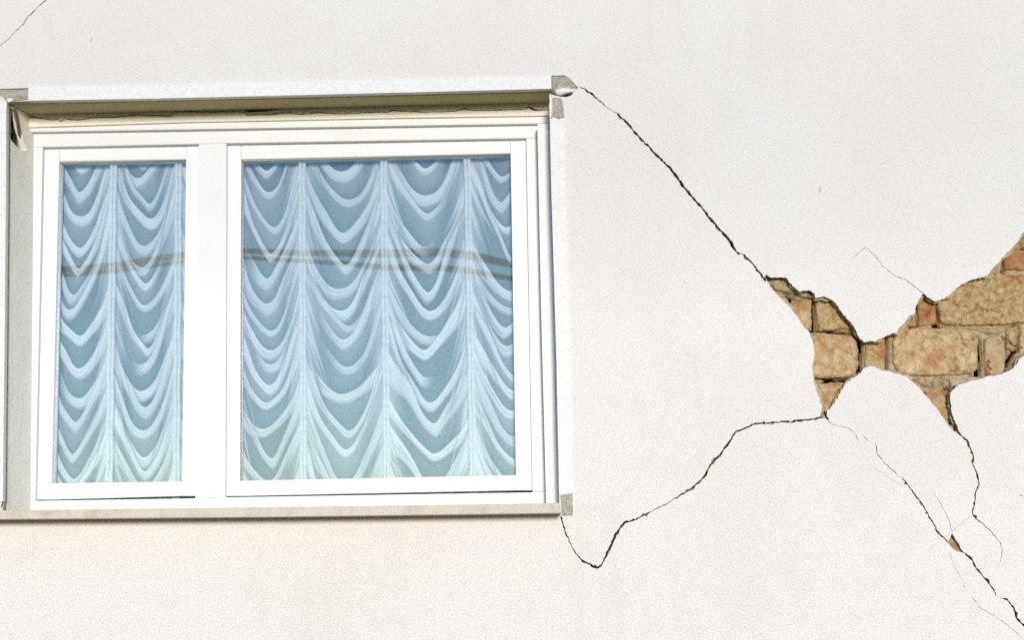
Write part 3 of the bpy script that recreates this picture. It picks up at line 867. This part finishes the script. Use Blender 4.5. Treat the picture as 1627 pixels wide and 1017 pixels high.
def sash(name, O, G, depth, twist):
    (a, b, c, d), (ga, gb, gc, gd) = O, G
    bm = bmesh.new()
    # members butt: stiles run through, rails between
    for px in ([a, (ga[0], a[1]), ga, gd, (gd[0], d[1]), d],
               [(gb[0], b[1]), b, c, (gc[0], c[1]), gc, gb],
               [(ga[0] + .15, a[1]), (gb[0] - .15, b[1]), (gb[0] - .15, gb[1]), (ga[0] + .15, ga[1])],
               [(gd[0] + .15, gd[1]), (gc[0] - .15, gc[1]), (gc[0] - .15, c[1]), (gd[0] + .15, d[1])]):
        t = bmesh.new()
        pts = xz(px, depth)
        f = [t.verts.new((x, depth, z)) for x, z in pts]
        k = [t.verts.new((x, depth + .045, z)) for x, z in pts]
        n = len(pts)
        t.faces.new(f); t.faces.new(k[::-1])
        for i in range(n): t.faces.new((f[i], f[(i + 1) % n], k[(i + 1) % n], k[i]))
        bmesh.ops.bevel(t, geom=[e for e in t.edges if all(abs(v.co.y - depth) < 1e-6 for v in e.verts)], offset=.002, segments=2, profile=.6, affect='EDGES')
        me = bpy.data.meshes.new('tmp'); t.to_mesh(me); t.free()
        bm.from_mesh(me); bpy.data.meshes.remove(me)
    s = from_bm('sash', bm, M['sash'], win)
    s['label'] = name
    # glazing bead, uneven old putty
    bd = depth + .007
    w = .9
    mid = ((ga[0] + gb[0]) / 2, (ga[1] + gb[1]) / 2 + 1.9)
    quad('glazing_bead', [(ga[0] - 2, ga[1] - 4), (gb[0] + 2, gb[1] - 4), (gb[0] + 2, gb[1] + 1.2), mid, (ga[0] - 2, ga[1] + 2.4)], bd, bd + .018, M['putty'], s, .001)
    quad('glazing_bead', [(ga[0] - 4, ga[1]), (ga[0] + w, ga[1] + 1), (gd[0] + w, gd[1]), (gd[0] - 4, gd[1])], bd, bd + .018, M['putty'], s, .0005)
    quad('glazing_bead', [(gb[0] - w * .6, gb[1] + 1), (gb[0] + 4, gb[1]), (gc[0] + 4, gc[1]), (gc[0] - w * .6, gc[1])], bd, bd + .018, M['putty'], s, .0005)
    quad('glazing_bead', [(gd[0] - 2, gd[1] - .6), (gc[0] + 2, gc[1] - .6), (gc[0] + 2, gc[1] + 4), (gd[0] - 2, gd[1] + 4)], bd, bd + .018, M['sash'], s, .0005)
    # old drawn glass: the pane is a little twisted and wavy
    P = [at(u, v, YG) for u, v in ((ga[0] - 4, ga[1] - 4), (gb[0] + 4, gb[1] - 4), (gc[0] + 4, gc[1] + 4), (gd[0] - 4, gd[1] + 4))]
    zc = sum(p.z for p in P) / 4
    bm = bmesh.new()
    nx, nz = 36, 40
    lay = []
    for side in (0, 1):
        g = []
        for j in range(nz + 1):
            row = []
            for i in range(nx + 1):
                tx, tz = i / nx, j / nz
                p = P[0].lerp(P[1], tx).lerp(P[3].lerp(P[2], tx), tz)
                dy = (p.z - zc) * twist(tx) + .00025 * math.sin(p.x * 9 + p.z * 7) + .0002 * math.sin(p.z * 13 - p.x * 4)
                row.append(bm.verts.new((p.x, YG + dy + .004 * side, p.z)))
            g.append(row)
        for j in range(nz):
            for i in range(nx):
                q = (g[j][i], g[j][i + 1], g[j + 1][i + 1], g[j + 1][i])
                bm.faces.new(q if side else q[::-1])
        lay.append(g)
    rim = lambda g: g[0] + [r[-1] for r in g[1:]] + g[-1][-2::-1] + [r[0] for r in g[-2:0:-1]]
    A, B = ([bm.verts.new(v.co) for v in rim(l)] for l in lay)
    for i in range(len(A)): bm.faces.new((A[i], A[(i + 1) % len(A)], B[(i + 1) % len(A)], B[i]))
    from_bm('pane', bm, M['glass'], s, True)
    return s


sash('narrow left sash', [(63, 227), (321, 222), (315, 788.6), (52, 794.4)], [(94, 256), (296, 253), (289.5, 766), (82, 769)], Y2, lambda t: TW1[0] + TW1[1] * t)
sash('wide right sash', [(355, 221), (841, 213), (850, 779.6), (353, 788.6)], [(383, 253), (811.5, 243.5), (820, 756), (381, 765)], Y2, lambda t: TW2[0] + TW2[1] * t * t)

# sill
quad('window_sill', [(-60, 812.2), (420, 806.3), (890, 799.8), (891.5, 815.6), (420, 821.6), (-60, 826)], -.095, .15, M['sill'], win, .002)

# ------------------------------------------------------------------ curtains
def swag_field(u0, u1, v0, v1, tapes, seed, du=1.3):
    """how tightly the net is gathered, with painted shade slits, and how far it stands out"""
    rg = np.random.RandomState(seed)
    us = np.arange(u0, u1 + du, du)
    vs = np.arange(v0, v1 + du, du)
    U, V = np.meshgrid(us, vs)
    dens = np.zeros_like(U)
    hgt = np.zeros_like(U)
    sm = lambda x: (lambda t: t * t * (3 - 2 * t))(np.clip(x, 0, 1))
    # slow crumple of the cloth
    wx = sum(rg.normal(0, 1.1) * np.sin(U * rg.uniform(.03, .11) + V * rg.uniform(-.06, .06) + rg.uniform(0, 6)) for _ in range(6))
    wy = sum(rg.normal(0, 1.4) * np.sin(U * rg.uniform(.03, .12) + V * rg.uniform(-.05, .05) + rg.uniform(0, 6)) for _ in range(6))
    for c in range(len(tapes) - 1):
        ta, tb = tapes[c], tapes[c + 1]
        msk = (U >= ta) & (U <= tb)
        uc, hw = (ta + tb) / 2, (tb - ta) / 2
        s0 = np.clip((U - uc) / hw, -1, 1)
        a0 = np.abs(s0)
        s = np.clip(s0 + wx / hw * (1 - a0), -1, 1)
        a = np.abs(s)
        VV = V + wy
        d_ = np.full_like(U, .16)
        h_ = np.zeros_like(U)
        v = v0 - 90 + rg.uniform(0, 40)
        while v < v1 + 210:
            v += max(18, rg.normal(36, 9))
            A = rg.normal(128, 20) * (hw / 62) ** .5
            ex = rg.uniform(1.45, 2.15)
            sk = rg.normal(0, .09)
            sp = s - sk * (1 - s * s)
            vk = v - A * np.abs(sp) ** ex + rg.normal(0, 7) * s + 1.8 * np.sin(s * rg.uniform(3, 9) + rg.uniform(0, 6))
            dv = VV - vk
            P = rg.uniform(7.5, 15) * (1 + 2.6 * a ** 2)              # folded band, broad towards the tapes
            soft = rg.uniform(.8, 1.8)
            rise = sm((dv + soft) / (2 * soft))
            band = 1 - sm((dv - P) / rg.uniform(5, 14))
            lvl = rg.uniform(.2, .58)                                 # single layer hanging below the fold
            tail = lvl * (1 - .55 * np.clip(dv / rg.uniform(38, 70), 0, 1))
            st = rg.uniform(.78, 1.0)
            stl = np.ones_like(U)
            if rg.rand() < .28:
                side = rg.choice([-1, 1])
                e = rg.uniform(-.35, .5)
                stl = 1 - sm((side * s - e) / rg.uniform(.45, .9))
            r = np.maximum(band * st * (.9 + .1 * np.sin(dv * rg.uniform(.5, 1.1) + s * 3)), tail)
            # creases inside the fold, running with it
            for q in range(3):
                r = r * (1 - rg.uniform(.12, .45) * np.exp(-((dv - rg.uniform(.1, 1.3) * P - rg.uniform(-2, 5)) / rg.uniform(.9, 2.2)) ** 2)
                         * sm((a - rg.uniform(.05, .55)) / .25) * (rg.choice([-1, 1]) * s > rg.uniform(-.6, .2)))
            on = rise * stl
            # slit of shadow painted as thinner net just above the rim, then the new fold covers what hangs behind
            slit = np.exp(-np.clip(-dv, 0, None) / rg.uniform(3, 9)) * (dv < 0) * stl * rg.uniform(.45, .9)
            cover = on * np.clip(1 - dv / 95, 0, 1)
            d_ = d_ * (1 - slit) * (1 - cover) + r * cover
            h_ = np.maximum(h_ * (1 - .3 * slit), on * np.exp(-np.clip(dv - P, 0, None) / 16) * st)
        for k in range(190):
            sd = rg.choice([-1, 1])
            vv = rg.uniform(v0 - 80, v1 + 40)
            ln = rg.uniform(.15, .75)
            d = 1 - sd * s
            vk = vv + rg.uniform(120, 300) * d ** .9
            w = rg.uniform(2.0, 6.5)
            pr = np.exp(-((VV - vk) / w) ** 2) * np.clip(1 - d / ln, 0, 1) ** .5 * np.clip(d / .05, 0, 1)
            if rg.rand() < .55: d_ = d_ * (1 - pr * rg.uniform(.4, .9))
            else: d_ = np.maximum(d_, pr * rg.uniform(.6, .95))
        edge = sm((a0 - .5) / .45)
        d_ = d_ + (1 - d_) * .40 * edge
        dens = np.where(msk, d_, dens)
        hgt = np.where(msk, h_ + .25 * edge + .5 * np.cos(s0 * math.pi / 2), hgt)
    return us, vs, U, V, np.clip(dens, 0, 1), hgt


def curtain(name, label, u0, u1, v0, v1, tapes, seed):
    du = 1.3
    us, vs, U, V, d, hgt = swag_field(u0, u1, v0, v1, tapes, seed, du)
    drift = lambda u: (5.5e-5 * (u - 490) + .004)      # the cloth hangs a touch off plumb
    hgt = .009 * hgt
    Yc = .250
    # photograph pixels -> cloth plane
    UU = U + drift(U) * (V - 505)
    DX = (UU - W / 2) / FPX
    DV = -(V - H / 2) / FPX
    D = np.stack([RIGHT[i] * DX + UP[i] * DV + fwd[i] for i in range(3)], -1)
    t = (Yc - CAM.y) / D[..., 1]
    P = np.array(CAM)[None, None, :] + D * t[..., None]
    P[..., 1] -= hgt
    root = empty(name)
    tag(root, label, 'curtain', 'ruched net curtains behind the panes')
    lim = [u0] + [x for x in tapes if u0 < x < u1] + [u1]
    for k in range(len(lim) - 1):
        c0 = int(round((lim[k] - u0) / du)); c1 = min(len(us) - 1, int(round((lim[k + 1] - u0) / du)))
        if c1 - c0 < 2: continue
        sub = P[:, c0:c1 + 1]
        nr, nc = sub.shape[:2]
        idx = np.arange(nr * nc).reshape(nr, nc)
        F = np.stack([idx[:-1, :-1], idx[1:, :-1], idx[1:, 1:], idx[:-1, 1:]], -1).reshape(-1, 4)
        me = bpy.data.meshes.new('swag_panel')
        me.vertices.add(nr * nc)
        me.vertices.foreach_set('co', sub.reshape(-1).astype(np.float32))
        me.loops.add(len(F) * 4)
        me.loops.foreach_set('vertex_index', F.reshape(-1).astype(np.int32))
        me.polygons.add(len(F))
        me.polygons.foreach_set('loop_start', np.arange(0, len(F) * 4, 4, dtype=np.int32))
        me.update(calc_edges=True)
        a = me.attributes.new('gather_shade', 'FLOAT', 'POINT')
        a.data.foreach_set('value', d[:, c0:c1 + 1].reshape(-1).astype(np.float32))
        me.polygons.foreach_set('use_smooth', np.ones(len(F), dtype=bool))
        link('swag_panel', me, M['net'], root)
    for tx in tapes:
        if not (u0 < tx < u1): continue
        offs = [-6, -4.4, -2.4, -.6, 0, .6, 2.4, 4.4, 6]
        hh = [.0, .004, .005, .003, .0005, .003, .005, .004, .0]
        gg = [.25, .8, .95, .6, .05, .6, .95, .8, .25]
        rows = []
        gat = []
        vv = np.arange(v0, v1, 3.0)
        for v in vv:
            pk = .8 + .2 * math.sin(v * .45 + tx) * math.sin(v * .13)
            for o_, h_, q_ in zip(offs, hh, gg):
                uu = tx + o_ + .5 * math.sin(v * .07 + tx)
                p = at(uu + drift(tx) * (v - 505), v, Yc - .032)
                rows.append((p.x, p.y - h_ * pk, p.z))
                gat.append(q_ * pk)
        m_ = len(offs)
        fs = [(r * m_ + q, (r + 1) * m_ + q, (r + 1) * m_ + q + 1, r * m_ + q + 1) for r in range(len(vv) - 1) for q in range(m_ - 1)]
        me = bpy.data.meshes.new('gathering_tape')
        me.from_pydata(rows, [], fs)
        a = me.attributes.new('gather_shade', 'FLOAT', 'POINT')
        a.data.foreach_set('value', gat)
        for p in me.polygons: p.use_smooth = True
        link('gathering_tape', me, M['tape'], root)
    return root


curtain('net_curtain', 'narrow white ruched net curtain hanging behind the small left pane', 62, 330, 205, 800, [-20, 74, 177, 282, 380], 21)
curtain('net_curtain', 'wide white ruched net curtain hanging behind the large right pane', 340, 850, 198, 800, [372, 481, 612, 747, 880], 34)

# blind added behind the net to give the glass its cyan tint
bl = empty('added_tint_blind')
tag(bl, 'turquoise cloth blind added behind both net curtains to tint the glass cyan', 'blind')
bm = bmesh.new()
p0, p1 = at(40, 190, .30), at(868, 815, .30)
nx, nz = 80, 60
gr = []
for k in (0, 1):
    g = [[bm.verts.new((p0.x + (p1.x - p0.x) * i / nx, .300 + .0015 * k + .0035 * math.sin(i * .55 + .8 * math.sin(j * .05)) + .001 * math.sin(i * 1.7 + j * .08), p0.z + (p1.z - p0.z) * j / nz))
          for i in range(nx + 1)] for j in range(nz + 1)]
    for j in range(nz):
        for i in range(nx):
            bm.faces.new((g[j][i], g[j][i + 1], g[j + 1][i + 1], g[j + 1][i]))
from_bm('tint_cloth', bm, M['blind'], bl, True)
box('bottom_bar', (p0.x, .295, p1.z - .02), (p1.x, .306, p1.z), M['blind'], bl, .003)
box('head_rail', (p0.x, .285, p0.z), (p1.x, .325, p0.z + .045), M['frame'], bl, .004)

# ------------------------------------------------------------------ overhead cables across the street (seen mirrored in the panes)
def cable(label, pts, r):
    bm = bmesh.new()
    n = 8
    ring = []
    for i, p in enumerate(pts):
        q0, q1 = Vector(pts[max(0, i - 1)]), Vector(pts[min(len(pts) - 1, i + 1)])
        t = (q1 - q0).normalized()
        s = t.cross(Vector((0, 0, 1))).normalized()
        w = s.cross(t)
        ring.append([bm.verts.new(Vector(p) + (s * math.cos(2 * math.pi * k / n) + w * math.sin(2 * math.pi * k / n)) * r) for k in range(n)])
    for a, b in zip(ring[:-1], ring[1:]):
        for k in range(n): bm.faces.new((a[k], a[(k + 1) % n], b[(k + 1) % n], b[k]))
    bm.faces.new(ring[0]); bm.faces.new(ring[-1][::-1])
    o = from_bm('overhead_cable', bm, M['cable'], None, True)
    tag(o, label, 'cable', 'overhead cables along the street')
    return o


CYS = -6.2
PX0, PX1 = -11.0, 12.0


def catenary(z0, z1, sag, y):
    out = []
    for i in range(61):
        t = i / 60
        out.append((PX0 + (PX1 - PX0) * t, y, z0 + (z1 - z0) * t - sag * 4 * t * (1 - t)))
    return out


cable('thick dark overhead cable mirrored as the upper band in the panes', catenary(3.865, 3.865, .18, CYS), .024)
cable('thinner dark overhead cable mirrored as the lower band in the right pane', catenary(3.985, 3.545, .165, CYS - .10), .016)


def utility_pole(x, label):
    root = empty('utility_pole')
    tag(root, label, 'pole', 'wooden poles carrying the cables')
    bm = bmesh.new()
    n = 12
    rings = []
    for z, r in ((-.4, .15), (0, .145), (2, .13), (4.6, .105), (4.66, .07)):
        rings.append([bm.verts.new((x + r * math.cos(2 * math.pi * k / n), CYS + .32 + r * math.sin(2 * math.pi * k / n), z)) for k in range(n)])
    for a, b in zip(rings[:-1], rings[1:]):
        for k in range(n): bm.faces.new((a[k], a[(k + 1) % n], b[(k + 1) % n], b[k]))
    bm.faces.new(rings[-1])
    from_bm('shaft', bm, M['pole'], root, True)
    for z in (3.865, 3.985 if x < 0 else 3.545):
        box('bracket', (x - .03, CYS - .02, z - .10), (x + .03, CYS + .24, z - .06), M['pole'], root, .004)
        bm = bmesh.new()
        rr = []
        for zz, r in ((-.06, .02), (-.05, .035), (-.035, .025), (-.025, .035), (-.01, .022)):
            rr.append([bm.verts.new((x + r * math.cos(k * math.pi / 5), CYS - .01 + r * math.sin(k * math.pi / 5), z + zz)) for k in range(10)])
        for a, b in zip(rr[:-1], rr[1:]):
            for k in range(10): bm.faces.new((a[k], a[(k + 1) % 10], b[(k + 1) % 10], b[k]))
        bm.faces.new(rr[-1])
        from_bm('insulator', bm, M['ceramic'], root, True)


utility_pole(PX0, 'wooden utility pole holding the left ends of the cables')
utility_pole(PX1, 'wooden utility pole holding the right ends of the cables')
